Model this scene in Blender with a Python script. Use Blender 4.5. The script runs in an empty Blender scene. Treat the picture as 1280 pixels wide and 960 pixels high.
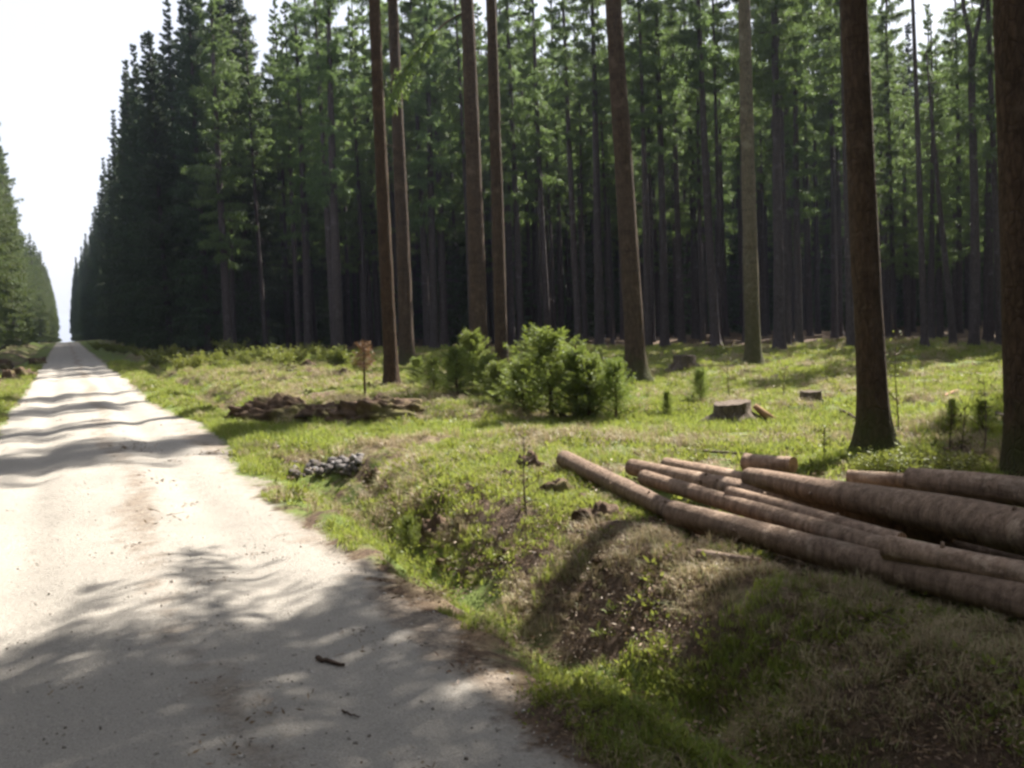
import bpy, math, random
import numpy as np
from mathutils import Vector, Matrix

# ------------------------------------------------------------------ camera, world, sun, exposure
sc = bpy.context.scene
CAMH = 1.65; F = 1180.0
YAW, PITCH, ROLL = (math.radians(a) for a in (25.2, 4.27, 2.2))
f_ = np.array([math.sin(YAW)*math.cos(PITCH), math.cos(YAW)*math.cos(PITCH), -math.sin(PITCH)])
r0_ = np.array([math.cos(YAW), -math.sin(YAW), 0.0]); u0_ = np.cross(r0_, f_)
UP = u0_*math.cos(ROLL) + r0_*math.sin(ROLL); RT = r0_*math.cos(ROLL) - u0_*math.sin(ROLL)
cam = bpy.data.cameras.new('camera'); camo = bpy.data.objects.new('camera', cam)
sc.collection.objects.link(camo); sc.camera = camo
cam.sensor_width = 36; cam.lens = 36*F/1280; cam.clip_start = 0.1; cam.clip_end = 6000
M = Matrix(((RT[0], UP[0], -f_[0], 0), (RT[1], UP[1], -f_[1], 0), (RT[2], UP[2], -f_[2], CAMH), (0, 0, 0, 1)))
camo.matrix_world = M

SUN_AZ, SUN_EL = math.radians(67), math.radians(48)      # azimuth clockwise from +Y
w = bpy.data.worlds.new("World"); sc.world = w; w.use_nodes = True
nt = w.node_tree; bg = nt.nodes['Background']
sky = nt.nodes.new('ShaderNodeTexSky'); sky.sky_type = 'NISHITA'; sky.sun_disc = False
sky.sun_elevation = SUN_EL; sky.sun_rotation = SUN_AZ; sky.dust_density = 3.0; sky.air_density = 1.0
pale = nt.nodes.new('ShaderNodeMix'); pale.data_type = 'RGBA'; pale.inputs[0].default_value = 0.82      # thin bright overcast veil
nt.links.new(sky.outputs[0], pale.inputs[6]); pale.inputs[7].default_value = (3.9, 4.0, 4.5, 1)
nt.links.new(pale.outputs[2], bg.inputs[0]); bg.inputs[1].default_value = 0.078
sun = bpy.data.lights.new('sun', 'SUN'); sun.energy = 5.0; sun.angle = math.radians(0.55); sun.color = (1.0, 0.94, 0.84)
suno = bpy.data.objects.new('sun', sun); sc.collection.objects.link(suno)
sd = Vector((math.sin(SUN_AZ)*math.cos(SUN_EL), math.cos(SUN_AZ)*math.cos(SUN_EL), math.sin(SUN_EL)))
suno.rotation_euler = sd.to_track_quat('Z', 'Y').to_euler(); suno.location = sd*60
sc.view_settings.view_transform = 'Standard'; sc.view_settings.look = 'None'
sc.view_settings.gamma = 1.0; sc.view_settings.use_curve_mapping = False
sc.view_settings.exposure = 1.8
try:
    sc.cycles.pixel_filter_type = 'BLACKMAN_HARRIS'; sc.cycles.filter_width = 2.8
    sc.cycles.max_bounces = 7; sc.cycles.diffuse_bounces = 3; sc.cycles.transmission_bounces = 4
    sc.cycles.use_denoising = True
except Exception:
    pass
COL = sc.collection
random.seed(7); RNG = np.random.default_rng(11)

# ------------------------------------------------------------------ helpers
def ray(px, py):
    return f_ + RT*(px-640)/F + UP*(480-py)/F
def P(px, py, z=0.0):
    d = ray(px, py); t = (z-CAMH)/d[2]; q = d*t
    return np.array([q[0], q[1], z]), t
def lerp(a, b, t): return a + (b-a)*t
def sstep(a, b, x):
    t = np.clip((x-a)/(b-a), 0, 1); return t*t*(3-2*t)

def noise2(x, y, seed=0):
    xi = np.floor(x).astype(np.int64); yi = np.floor(y).astype(np.int64)
    xf = x-xi; yf = y-yi
    def hsh(i, j):
        n = (i*374761393 + j*668265263 + seed*1442695041) & 0xffffffff
        n = ((n ^ (n >> 13))*1274126177) & 0xffffffff
        n = (n ^ (n >> 16)) & 0xffffffff
        return n/4294967295.0
    u = xf*xf*(3-2*xf); v = yf*yf*(3-2*yf)
    return ((hsh(xi, yi)*(1-u)+hsh(xi+1, yi)*u)*(1-v) + (hsh(xi, yi+1)*(1-u)+hsh(xi+1, yi+1)*u)*v)*2-1
def fbm(x, y, s, seed=0, o=3):
    a = 1.0; t = 0.0; k = 0.0
    for i in range(o):
        t = t + a*noise2(x/s, y/s, seed+i*7); k += a; a *= 0.5; s *= 0.5
    return t/k

TRK = np.array([(1.2, 16.8), (2.4, 14.2), (4.2, 12.3), (6.2, 11.2), (8.4, 10.0), (11, 8.6), (15, 7.2), (22, 6)])
def track_dist(x, y):
    d = np.full(np.shape(x), 1e9)
    for (ax, ay), (bx, by) in zip(TRK[:-1], TRK[1:]):
        vx, vy = bx-ax, by-ay; t = np.clip(((x-ax)*vx+(y-ay)*vy)/(vx*vx+vy*vy), 0, 1)
        d = np.minimum(d, np.hypot(x-ax-vx*t, y-ay-vy*t))
    return d
def road_edges(x, y):
    n = 0.13*fbm(x*0+3.3, y, 1.7, 5) + 0.10*fbm(x, y, .45, 9)
    fl = np.exp(-((y-15.5)/3.0)**2)*0.35
    return -1.08+n, 1.66+n*1.2+fl
def height(x, y):
    x = np.asarray(x, float); y = np.asarray(y, float)
    le, re = road_edges(x, y)
    road = sstep(le-.35, le+.05, x)*(1-sstep(re-.05, re+.35, x))
    trk = 1-sstep(.7, 1.5, track_dist(x, y))
    trk = trk*sstep(1.4, 2.2, x)
    rz = 0.035*(1-((x-.3)/1.4)**2) - .045*np.exp(-((x+.38)/.22)**2) - .045*np.exp(-((x-1.02)/.22)**2)
    rz = rz + .018*fbm(x, y, .5, 21) + .008*fbm(x, y, .12, 22)
    pot = fbm(x, y*0.6, 1.1, 33, 2); rz = rz - .03*np.clip(pot-.35, 0, 1)
    # rough land
    bank = sstep(2.6, 3.4, x)
    g = .085*fbm(x, y, 1.3, 41) + .11*fbm(x, y, .45, 43) + .03*fbm(x, y, .13, 44)
    g = g + bank*.14*(1-sstep(5, 12, x)) + .02
    g = g + .14*np.clip(fbm(x, y, 4.0, 51, 2), -.5, 1)*sstep(4, 8, np.abs(x-.3))
    dd = np.where(y < 12, .46, .26)
    dx = 2.45 + .12*fbm(x*0, y, 1.5, 61) + np.where(y > 12, .5, 0)
    ditch = dd*np.exp(-((x-dx)/.42)**2) * (.8+.2*fbm(x, y, .7, 63))
    ditch = ditch*(1-np.exp(-((y-12.6)/2.3)**4)) * (1-sstep(60, 90, y))
    x0_ = x; dl = .32*np.exp(-((x+2.7)/.5)**2) - .25*np.exp(-((x+4.1)/.6)**2)*(.6+.6*fbm(x, y, 1.5, 64))
    g = g - ditch - dl
    pile = sstep(3.15, 3.9, x)*(1-sstep(7, 9, x))*(1-sstep(9, 10.5, y))*sstep(2.6, 3.2, y); g = lerp(g, .10+.03*fbm(x, y, .5, 45), pile*.92)
    tz = .03 + .02*fbm(x, y, .9, 71) + .01*fbm(x, y, .12, 72)
    g = lerp(g, tz, trk*.9)
    z = lerp(g, rz, road)
    far = np.clip(y-145, 0, 1e9)
    return z - far*.011 - np.clip(far-300, 0, 1e9)*.0
def hz(x, y): return float(height(np.array([x]), np.array([y]))[0])

def G(px, py):
    z = 0.0
    for _ in range(8):
        p, t = P(px, py, z); z = .5*z + .5*float(np.clip(hz(p[0], p[1]), -.5, .4))
    p, t = P(px, py, z); p[2] = hz(p[0], p[1]); return p, t
def link(o, parent=None):
    COL.objects.link(o)
    if parent is not None: o.parent = parent
    return o
def tag(o, label=None, cat=None, group=None, kind=None):
    if label: o['label'] = label
    if cat: o['category'] = cat
    if group: o['group'] = group
    if kind: o['kind'] = kind
    return o
def empty(name, loc=(0, 0, 0), **k):
    o = bpy.data.objects.new(name, None); o.location = loc; o.empty_display_size = .3
    link(o); tag(o, **k); return o
def mesh(name, verts, quads, mats, midx=None, smooth=False):
    """verts (N,3); quads: (M,3|4) array or list of such arrays"""
    if not isinstance(quads, list): quads = [quads]
    quads = [np.asarray(q, np.int32) for q in quads if len(q)]
    me = bpy.data.meshes.new(name)
    nl = sum(q.size for q in quads); nf = sum(len(q) for q in quads)
    me.vertices.add(len(verts)); me.vertices.foreach_set('co', np.asarray(verts, np.float32).ravel())
    me.loops.add(nl); me.loops.foreach_set('vertex_index', np.concatenate([q.ravel() for q in quads]).astype(np.int32))
    tot = np.concatenate([np.full(len(q), q.shape[1], np.int32) for q in quads])
    st = np.concatenate([[0], np.cumsum(tot)[:-1]]).astype(np.int32)
    me.polygons.add(nf); me.polygons.foreach_set('loop_start', st); me.polygons.foreach_set('loop_total', tot)
    if midx is not None: me.polygons.foreach_set('material_index', np.asarray(midx, np.int32))
    for m in (mats if isinstance(mats, (list, tuple)) else [mats]): me.materials.append(m)
    me.update(calc_edges=True); me.validate()
    if smooth: me.polygons.foreach_set('use_smooth', np.ones(len(me.polygons), bool))
    return me
def ob(name, me, parent=None, loc=None, **k):
    o = bpy.data.objects.new(name, me); link(o, parent)
    if loc is not None: o.location = loc
    tag(o, **k); return o

# ------------------------------------------------------------------ materials
def mat(name):
    m = bpy.data.materials.new(name); m.use_nodes = True; t = m.node_tree
    b = t.nodes['Principled BSDF']; b.inputs['Roughness'].default_value = .9
    b.inputs['Specular IOR Level'].default_value = .2
    return m, t, b
def N(t, kind, **kw):
    n = t.nodes.new(kind)
    for k, v in kw.items():
        if k in n.inputs: n.inputs[k].default_value = v
        else: setattr(n, k, v)
    return n
def noise(t, vec, scale, detail=4, rough=.6):
    n = N(t, 'ShaderNodeTexNoise', Scale=scale, Detail=detail, Roughness=rough)
    if vec is not None: t.links.new(vec, n.inputs['Vector'])
    return n.outputs['Fac']
def ramp(t, fac, *stops):
    r = t.nodes.new('ShaderNodeValToRGB'); e = r.color_ramp.elements
    while len(e) < len(stops): e.new(.5)
    for el, (p, c) in zip(e, stops):
        el.position = p; el.color = (*c, 1) if len(c) == 3 else c
    t.links.new(fac, r.inputs[0]); return r.outputs[0]
def mixc(t, fac, a, b, mode='MIX'):
    n = t.nodes.new('ShaderNodeMix'); n.data_type = 'RGBA'; n.blend_type = mode
    for s, v in ((n.inputs[0], fac), (n.inputs[6], a), (n.inputs[7], b)):
        if isinstance(v, (int, float)): s.default_value = v
        elif isinstance(v, tuple): s.default_value = (*v, 1)
        else: t.links.new(v, s)
    return n.outputs[2]
def math_(t, op, a, b=None):
    n = t.nodes.new('ShaderNodeMath'); n.operation = op
    for s, v in zip(n.inputs, (a, b)):
        if v is None: continue
        if isinstance(v, (int, float)): s.default_value = v
        else: t.links.new(v, s)
    return n.outputs[0]
def bump(t, b, hgt, dist=.02, strength=.6):
    n = N(t, 'ShaderNodeBump', Distance=dist, Strength=strength); t.links.new(hgt, n.inputs['Height'])
    t.links.new(n.outputs[0], b.inputs['Normal'])
def objco(t): return t.nodes.new('ShaderNodeTexCoord').outputs['Object']
def stretch(t, v, s):
    n = t.nodes.new('ShaderNodeMapping'); n.inputs['Scale'].default_value = s; t.links.new(v, n.inputs['Vector'])
    return n.outputs[0]

def bark_mat(name, dark, light, moss=None, bands=0.0, mossh=1.0, cracks=.5):
    m, t, b = mat(name); co = objco(t)
    oi = t.nodes.new('ShaderNodeObjectInfo')
    n1 = noise(t, stretch(t, co, (14, 14, 4)), 1.6, 6, .7)
    n2 = noise(t, co, .9, 3)
    vp = N(t, 'ShaderNodeTexVoronoi', Scale=9.0); vp.feature = 'DISTANCE_TO_EDGE'
    t.links.new(stretch(t, co, (2.2, 2.2, .75)), vp.inputs['Vector'])
    crack = ramp(t, vp.outputs['Distance'], (.0, (0, 0, 0)), (.13, (1, 1, 1)))
    c = ramp(t, n1, (.34, dark), (.68, light))
    c = mixc(t, math_(t, 'MULTIPLY', math_(t, 'SUBTRACT', 1.0, crack), cracks), c, (dark[0]*.6, dark[1]*.6, dark[2]*.6))
    lich = ramp(t, noise(t, co, 2.6, 5, .7), (.56, (0, 0, 0)), (.66, (.6, .6, .6)))
    c = mixc(t, lich, c, (light[0]*1.35, light[1]*1.5, light[2]*1.6))
    c = mixc(t, n2, c, mixc(t, .45, c, (light[0]*1.2, light[1]*1.15, light[2]*1.1)))
    if bands:
        nb = noise(t, stretch(t, co, (.8, .8, 5.5)), 1.0, 3, .8)
        bandm = ramp(t, nb, (.55, (0, 0, 0)), (.62, (1, 1, 1)))
        c = mixc(t, math_(t, 'MULTIPLY', bandm, bands), c, (dark[0]*.6, dark[1]*.6, dark[2]*.6))
    if moss:
        sp = t.nodes.new('ShaderNodeSeparateXYZ'); t.links.new(co, sp.inputs[0])
        fh = math_(t, 'SUBTRACT', 1.0, math_(t, 'DIVIDE', sp.outputs[2], mossh))
        fh = math_(t, 'ADD', fh, math_(t, 'MULTIPLY', math_(t, 'SUBTRACT', noise(t, co, 5), .5), 1.6))
        fh = N(t, 'ShaderNodeClamp'); 
        s = t.nodes.new('ShaderNodeMath'); s.operation = 'SUBTRACT'; s.inputs[0].default_value = 1
        d = math_(t, 'DIVIDE', sp.outputs[2], mossh); t.links.new(d, s.inputs[1])
        a = math_(t, 'ADD', s.outputs[0], math_(t, 'MULTIPLY', math_(t, 'SUBTRACT', noise(t, co, 5), .5), 1.6))
        t.links.new(a, fh.inputs[0])
        c = mixc(t, fh.outputs[0], c, moss)
    br = math_(t, 'ADD', .8, math_(t, 'MULTIPLY', oi.outputs['Random'], .4))
    hsv = t.nodes.new('ShaderNodeHueSaturation'); t.links.new(c, hsv.inputs['Color']); t.links.new(br, hsv.inputs['Value'])
    t.links.new(hsv.outputs[0], b.inputs['Base Color'])
    bump(t, b, math_(t, 'ADD', n1, math_(t, 'MULTIPLY', crack, cracks*.7)), .035, .9)
    return m
BARK_RED = bark_mat('spruce_bark_red', (.024, .017, .012), (.105, .07, .05), moss=(.05, .055, .018), bands=.25, mossh=.7)
BARK_BROWN = bark_mat('spruce_bark_brown', (.03, .02, .013), (.10, .062, .038), bands=.2)
BARK_OLIVE = bark_mat('spruce_bark_olive', (.085, .070, .050), (.27, .225, .16), moss=(.09, .085, .035), bands=.3, mossh=3.5)
BARK_GREY = bark_mat('spruce_bark_grey', (.028, .023, .024), (.10, .08, .085))
BARK_LOG = bark_mat('log_bark', (.06, .040, .030), (.33, .235, .175), bands=.3, cracks=0.0)
def peel(m):
    t = m.node_tree; b = t.nodes['Principled BSDF']; src = b.inputs['Base Color'].links[0].from_socket; co = objco(t)
    pm = ramp(t, noise(t, stretch(t, co, (1.6, 1.6, 1.6)), 2.2, 6, .72), (.575, (0, 0, 0)), (.65, (.75, .75, .75)))
    t.links.new(mixc(t, pm, src, (.50, .38, .29)), b.inputs['Base Color'])
peel(BARK_LOG)
BARK_DEAD = bark_mat('dead_wood_grey', (.05, .038, .03), (.19, .15, .12))

def leaf_mat(name, c0, c1, tr, tfac=.4, dry=None):
    m = bpy.data.materials.new(name); m.use_nodes = True; t = m.node_tree
    b = t.nodes['Principled BSDF']; b.inputs['Roughness'].default_value = .55
    b.inputs['Specular IOR Level'].default_value = .3
    co = t.nodes.new('ShaderNodeNewGeometry'); oi = t.nodes.new('ShaderNodeObjectInfo')
    n = noise(t, co.outputs['Position'], 1.3, 3)
    isl = co.outputs['Random Per Island']
    k = math_(t, 'ADD', math_(t, 'MULTIPLY', isl, .55), math_(t, 'MULTIPLY', n, .5))
    c = ramp(t, k, (.2, c0), (.85, c1))
    if dry: c = mixc(t, ramp(t, isl, (.80, (0, 0, 0)), (.86, (1, 1, 1))), c, dry)
    hsv = t.nodes.new('ShaderNodeHueSaturation'); t.links.new(c, hsv.inputs['Color'])
    t.links.new(math_(t, 'ADD', .78, math_(t, 'MULTIPLY', oi.outputs['Random'], .44)), hsv.inputs['Value'])
    t.links.new(math_(t, 'ADD', .485, math_(t, 'MULTIPLY', oi.outputs['Random'], .03)), hsv.inputs['Hue'])
    t.links.new(hsv.outputs[0], b.inputs['Base Color'])
    tl = t.nodes.new('ShaderNodeBsdfTranslucent')
    t.links.new(mixc(t, .6, hsv.outputs[0], tr), tl.inputs[0])
    mx = t.nodes.new('ShaderNodeMixShader'); mx.inputs[0].default_value = tfac
    t.links.new(b.outputs[0], mx.inputs[1]); t.links.new(tl.outputs[0], mx.inputs[2])
    t.links.new(mx.outputs[0], t.nodes['Material Output'].inputs[0])
    return m
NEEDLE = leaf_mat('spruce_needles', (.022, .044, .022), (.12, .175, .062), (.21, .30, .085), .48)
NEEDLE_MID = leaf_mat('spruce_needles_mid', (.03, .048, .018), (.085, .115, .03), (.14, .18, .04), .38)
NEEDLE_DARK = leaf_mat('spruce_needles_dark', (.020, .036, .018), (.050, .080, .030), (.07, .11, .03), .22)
NEEDLE_YOUNG = leaf_mat('young_needles', (.05, .08, .02), (.22, .27, .065), (.30, .37, .06), .4)
LEAF_SHRUB = leaf_mat('shrub_leaves', (.07, .09, .02), (.20, .22, .05), (.30, .33, .06), .4)
NEEDLE_BROWN = leaf_mat('dead_needles', (.10, .055, .03), (.22, .125, .07), (.24, .14, .07), .3)
GRASS_G = leaf_mat('green_grass_blades', (.10, .14, .025), (.26, .30, .06), (.36, .42, .06), .45, dry=(.34, .28, .15))
GRASS_D = leaf_mat('dry_grass_blades', (.22, .165, .09), (.42, .34, .21), (.42, .34, .2), .3, dry=(.16, .19, .05))
LITTER = leaf_mat('forest_litter', (.07, .042, .026), (.26, .17, .10), (.12, .08, .05), .1, dry=(.22, .17, .12))

def cut_mat():
    m, t, b = mat('cut_wood'); co = objco(t)
    wv = N(t, 'ShaderNodeTexWave', Scale=14.0, Distortion=2.5, Detail=3.0); wv.wave_type = 'RINGS'; wv.rings_direction = 'Z'
    t.links.new(co, wv.inputs['Vector'])
    c = ramp(t, wv.outputs['Fac'], (.2, (.24, .13, .07)), (.8, (.42, .27, .16)))
    c = mixc(t, ramp(t, noise(t, co, 9), (.45, (0, 0, 0)), (.65, (1, 1, 1))), c, (.16, .09, .055))
    t.links.new(c, b.inputs['Base Color']); return m
CUT = cut_mat()
def stone_mat():
    m, t, b = mat('field_stone'); co = objco(t); oi = t.nodes.new('ShaderNodeObjectInfo')
    n = noise(t, co, 12, 6, .7)
    c = ramp(t, n, (.3, (.06, .055, .05)), (.7, (.34, .32, .315)))
    c2 = ramp(t, oi.outputs['Random'], (0, (.35, .3, .26)), (.7, (.7, .68, .68)), (1, (1.3, 1.3, 1.35)))
    t.links.new(mixc(t, 1.0, c, c2, 'MULTIPLY'), b.inputs['Base Color']); bump(t, b, n, .01, .5); return m
STONE = stone_mat()
def soil_mat():
    m, t, b = mat('turned_soil'); co = objco(t)
    n = noise(t, co, 7, 8, .7); n2 = noise(t, co, 1.8, 3)
    c = ramp(t, n, (.3, (.038, .025, .017)), (.72, (.17, .112, .075)))
    c = mixc(t, ramp(t, n2, (.5, (0, 0, 0)), (.68, (.8, .8, .8))), c, (.17, .17, .06))
    t.links.new(c, b.inputs['Base Color']); bump(t, b, n, .06, .8); return m
SOIL = soil_mat()

def attr(t, name):
    a = t.nodes.new('ShaderNodeAttribute'); a.attribute_name = name; return a.outputs['Fac']
def ground_mats():
    out = []
    for which in ('ground', 'road'):
        m, t, b = mat('forest_ground' if which == 'ground' else 'sandy_gravel'); co = objco(t)
        nf = noise(t, co, 28, 6, .75); nm = noise(t, co, 4.5, 5, .65); nl = noise(t, co, .7, 4)
        nx = noise(t, co, 110, 3, .7)
        soil = ramp(t, nf, (.3, (.035, .024, .016)), (.7, (.16, .105, .07)))
        straw = ramp(t, nf, (.3, (.15, .11, .065)), (.7, (.36, .29, .18)))
        green = ramp(t, nf, (.3, (.06, .085, .02)), (.7, (.17, .22, .05)))
        g = mixc(t, ramp(t, nm, (.42, (0, 0, 0)), (.60, (1, 1, 1))), soil, straw)
        gm = math_(t, 'ADD', attr(t, 'green'), math_(t, 'MULTIPLY', math_(t, 'SUBTRACT', nm, .5), 1.6))
        g = mixc(t, ramp(t, gm, (.40, (0, 0, 0)), (.62, (1, 1, 1))), g, green)
        sm = math_(t, 'ADD', attr(t, 'soil'), math_(t, 'MULTIPLY', math_(t, 'SUBTRACT', nm, .5), 1.1))
        g = mixc(t, ramp(t, sm, (.42, (0, 0, 0)), (.62, (1, 1, 1))), g, soil)
        # road gravel
        r = ramp(t, nx, (.25, (.20, .19, .18)), (.55, (.40, .365, .32)), (.8, (.52, .48, .43)))
        r = mixc(t, ramp(t, nl, (.35, (0, 0, 0)), (.7, (.55, .55, .55))), r, (.27, .25, .225))
        vor = N(t, 'ShaderNodeTexVoronoi', Scale=34.0); t.links.new(co, vor.inputs['Vector'])
        spot = ramp(t, vor.outputs['Distance'], (.10, (1, 1, 1)), (.2, (0, 0, 0)))
        spotm = mixc(t, 1.0, spot, ramp(t, noise(t, co, 3.0, 3), (.52, (0, 0, 0)), (.66, (1, 1, 1))), 'MULTIPLY')
        r = mixc(t, spotm, r, (.15, .12, .10))
        wornm = ramp(t, math_(t, 'ADD', attr(t, 'worn'), math_(t, 'MULTIPLY', math_(t, 'SUBTRACT', nm, .5), 1.3)), (.45, (0, 0, 0)), (.8, (.9, .9, .9)))
        r = mixc(t, wornm, r, ramp(t, nf, (.35, (.12, .095, .075)), (.65, (.33, .27, .215))))
        rm = ramp(t, math_(t, 'ADD', attr(t, 'roadm'), math_(t, 'MULTIPLY', math_(t, 'SUBTRACT', nm, .5), 1.5)), (.36, (0, 0, 0)), (.60, (1, 1, 1)))
        c = mixc(t, rm, g, r)
        t.links.new(c, b.inputs['Base Color'])
        hsum = math_(t, 'ADD', math_(t, 'MULTIPLY', nf, 1.0), math_(t, 'MULTIPLY', nx, .35))
        bump(t, b, hsum, .035, .9)
        out.append(m)
    return out
GROUND_M, ROAD_M = ground_mats()

# ------------------------------------------------------------------ terrain (ground sheet + road, one height field)
def axis(a, b, step, lo, hi, g=1.09, mx=60):
    mid = np.arange(a, b, step); l = [a]; s = step
    while l[-1] > lo: s = min(s*g, mx); l.append(l[-1]-s)
    r = [b]; s = step
    while r[-1] < hi: s = min(s*g, mx); r.append(r[-1]+s)
    return np.array(l[:0:-1] + list(mid) + r)
XS = axis(-1.4, 8.0, .045, -1500, 1500, 1.05); YS = axis(2.4, 14.0, .05, -700, 2500, 1.035)
GX, GY = np.meshgrid(XS, YS); GZ = height(GX, GY)
def zone(x, y):
    le, re = road_edges(x, y)
    roadm = sstep(le-.3, le+.3, x)*(1-sstep(re-.45, re+.45, x))
    trk = 1-sstep(.6, 1.5, track_dist(x, y)+.3*fbm(x, y, .8, 81))
    trk = trk*sstep(1.6, 2.6, x)
    bign = fbm(x, y, 1.8, 91); 
    clear = sstep(6, 9, x)*(1-sstep(60, 70, y))
    green = .54 + .42*bign + .12*(y < 7)*(x > 2.6) + .55*trk + .22*clear
    verge = np.exp(-((x-2.15)/.35)**2)*.25 + np.exp(-((x-2.5)/.5)**2)*.35*(y < 9) + np.exp(-((x+1.6)/.5)**2)*.6
    green = green + verge - .55*(1-sstep(5, 7, y))*sstep(-.5, 0, x)*(1-sstep(2.6, 4.5, x)) + .5*np.exp(-((x-2.2)/.22)**2-((y-5.6)/.5)**2) + .6*np.exp(-((x-2.35)/.18)**2-((y-4.5)/.25)**2)
    green = green + .4*(1-sstep(0, 1.2, np.abs(x-2.3)))*sstep(16, 20, y)
    soil = .32 + .55*fbm(x, y, .8, 93) - .5*trk
    soil = soil + .28*sstep(2.5, 3, x)*(1-sstep(4.6, 6, x))*(1-sstep(7, 9, y)) + .30*np.exp(-((x-2.75)/.3)**2)*(y < 9.5)*sstep(3, 5, y) + .15*sstep(3, 4.5, x)*(1-sstep(5, 8, y))
    # forest floor: brown litter
    fe = forest_edge(x, y); infor = sstep(-1, 2.5, fe)
    soil = soil + .5*infor; green = green - .25*infor
    worn = .62*np.exp(-((x-.5-.1*np.sin(y*.7))/.26)**2) + .55*sstep(1.15, 1.7, x) + .35*np.clip(fbm(x, y*.5, .6, 96), 0, 1) + .45*(1-sstep(-1.1, -.7, x)) + .2*fbm(x, y, 1.2, 95)
    worn = worn + .55*sstep(1.3, 2.0, x)*(y < 5.5)
    return roadm, np.clip(green, 0, 1.2), np.clip(soil, 0, 1.2), worn
# forest boundary as a signed distance-like value (positive inside the dense stand)
EDGE = [(5.0, 400), (5.0, 58), (8.5, 53), (12.5, 46), (18.6, 42), (22.6, 32), (26.5, 23.5), (30, 14), (33, 0)]
def forest_edge(x, y):
    x = np.asarray(x, float); y = np.asarray(y, float)
    xe = np.interp(-y, [-p[1] for p in EDGE], [p[0] for p in EDGE])
    return (x-xe)*.8
RM, GR, SO, WO = zone(GX, GY)
nx_, ny_ = len(XS), len(YS)
V = np.stack([GX.ravel(), GY.ravel(), GZ.ravel()], 1)
ii = (np.arange(ny_-1)[:, None]*nx_ + np.arange(nx_-1)[None, :]).ravel()
Q = np.stack([ii, ii+1, ii+1+nx_, ii+nx_], 1)
fr = RM.ravel()[Q].mean(1) > .5
def sub(name, sel, m, **k):
    q = Q[sel]; u, inv = np.unique(q.ravel(), return_inverse=True)
    me = mesh(name, V[u], inv.reshape(q.shape), m, smooth=True)
    for an, arr in (('roadm', RM), ('green', GR), ('soil', SO), ('worn', WO)):
        a = me.attributes.new(an, 'FLOAT', 'POINT'); a.data.foreach_set('value', arr.ravel()[u].astype(np.float32))
    return ob(name, me, **k)
sub('ground', ~fr, GROUND_M, kind='structure', label='rough clearing ground of grass, moss and bare brown soil beside the road')
sub('road', fr, ROAD_M, kind='structure', label='straight pale sandy gravel forest road with worn wheel tracks')

# ------------------------------------------------------------------ generic geometry
def tube(pts, rad, sides, ring_noise=0.0, seed=0, cap=True):
    pts = np.asarray(pts, float); n = len(pts); rad = np.asarray(rad, float)
    tan = np.gradient(pts, axis=0); tan /= np.linalg.norm(tan, axis=1)[:, None]
    ref = np.array([0, 0, 1.0]) if abs(tan[0][2]) < .8 else np.array([1.0, 0, 0])
    a = np.cross(tan, ref); a /= np.linalg.norm(a, axis=1)[:, None]; b = np.cross(tan, a)
    th = np.linspace(0, 2*np.pi, sides, endpoint=False)
    R = rad[:, None]*np.ones(sides)
    if ring_noise:
        L = np.concatenate([[0], np.cumsum(np.linalg.norm(np.diff(pts, axis=0), axis=1))])
        tt, ll = np.meshgrid(np.arange(sides)*1.0, L)
        R = R*(1+ring_noise*fbm(np.cos(tt/sides*6.283)*2+9, np.sin(tt/sides*6.283)*2+ll*1.5, .8, seed, 3))
    v = pts[:, None, :] + R[:, :, None]*(np.cos(th)[None, :, None]*a[:, None, :] + np.sin(th)[None, :, None]*b[:, None, :])
    v = v.reshape(-1, 3); i = np.arange(n-1)[:, None]*sides; j = np.arange(sides)[None, :]; k = (j+1) % sides
    q = np.stack([i+j, i+k, i+sides+k, i+sides+j], -1).reshape(-1, 4)
    if cap:
        v = np.vstack([v, pts[0], pts[-1]]); c0, c1 = len(v)-2, len(v)-1
        jj = np.arange(sides); kk = (jj+1) % sides
        t0 = np.stack([kk, jj, np.full(sides, c0)], 1); t1 = np.stack([(n-1)*sides+jj, (n-1)*sides+kk, np.full(sides, c1)], 1)
        return v, q, np.vstack([t0, t1])
    return v, q, np.zeros((0, 3), int)
class Geo:
    """collects several pieces that together make one part"""
    def __init__(s): s.v = []; s.q = []; s.t = []; s.qm = []; s.tm = []; s.n = 0
    def add(s, v, q, t=None, m=0):
        s.v.append(v); s.q.append(np.asarray(q)+s.n); s.qm.append(np.full(len(q), m))
        if t is not None and len(t): s.t.append(np.asarray(t)+s.n); s.tm.append(np.full(len(t), m))
        s.n += len(v)
    def tube(s, pts, rad, sides=4, m=0, **k): s.add(*tube(pts, rad, sides, **k), m)
    def mesh(s, name, mats, smooth=False):
        q = np.concatenate(s.q) if s.q else np.zeros((0, 4), int)
        fs, ms = [], []
        if len(q): fs.append(q); ms.append(np.concatenate(s.qm))
        if s.t: fs.append(np.concatenate(s.t)); ms.append(np.concatenate(s.tm))
        return mesh(name, np.concatenate(s.v), fs, mats, np.concatenate(ms), smooth)
def unit(a): return a/np.maximum(np.linalg.norm(a, axis=-1, keepdims=True), 1e-9)
def blades(base, d, L, W, rng):
    """rhombic needle sprays: base (n,3) dir (n,3)"""
    n = len(base); r = unit(rng.normal(size=(n, 3))); s = unit(np.cross(d, r))
    L = np.broadcast_to(L, n)[:, None]; W = np.broadcast_to(W, n)[:, None]
    v = np.stack([base, base+d*L*.4+s*W*.5, base+d*L, base+d*L*.45-s*W*.5], 1).reshape(-1, 3)
    return v, np.arange(4*n).reshape(-1, 4)
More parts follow.
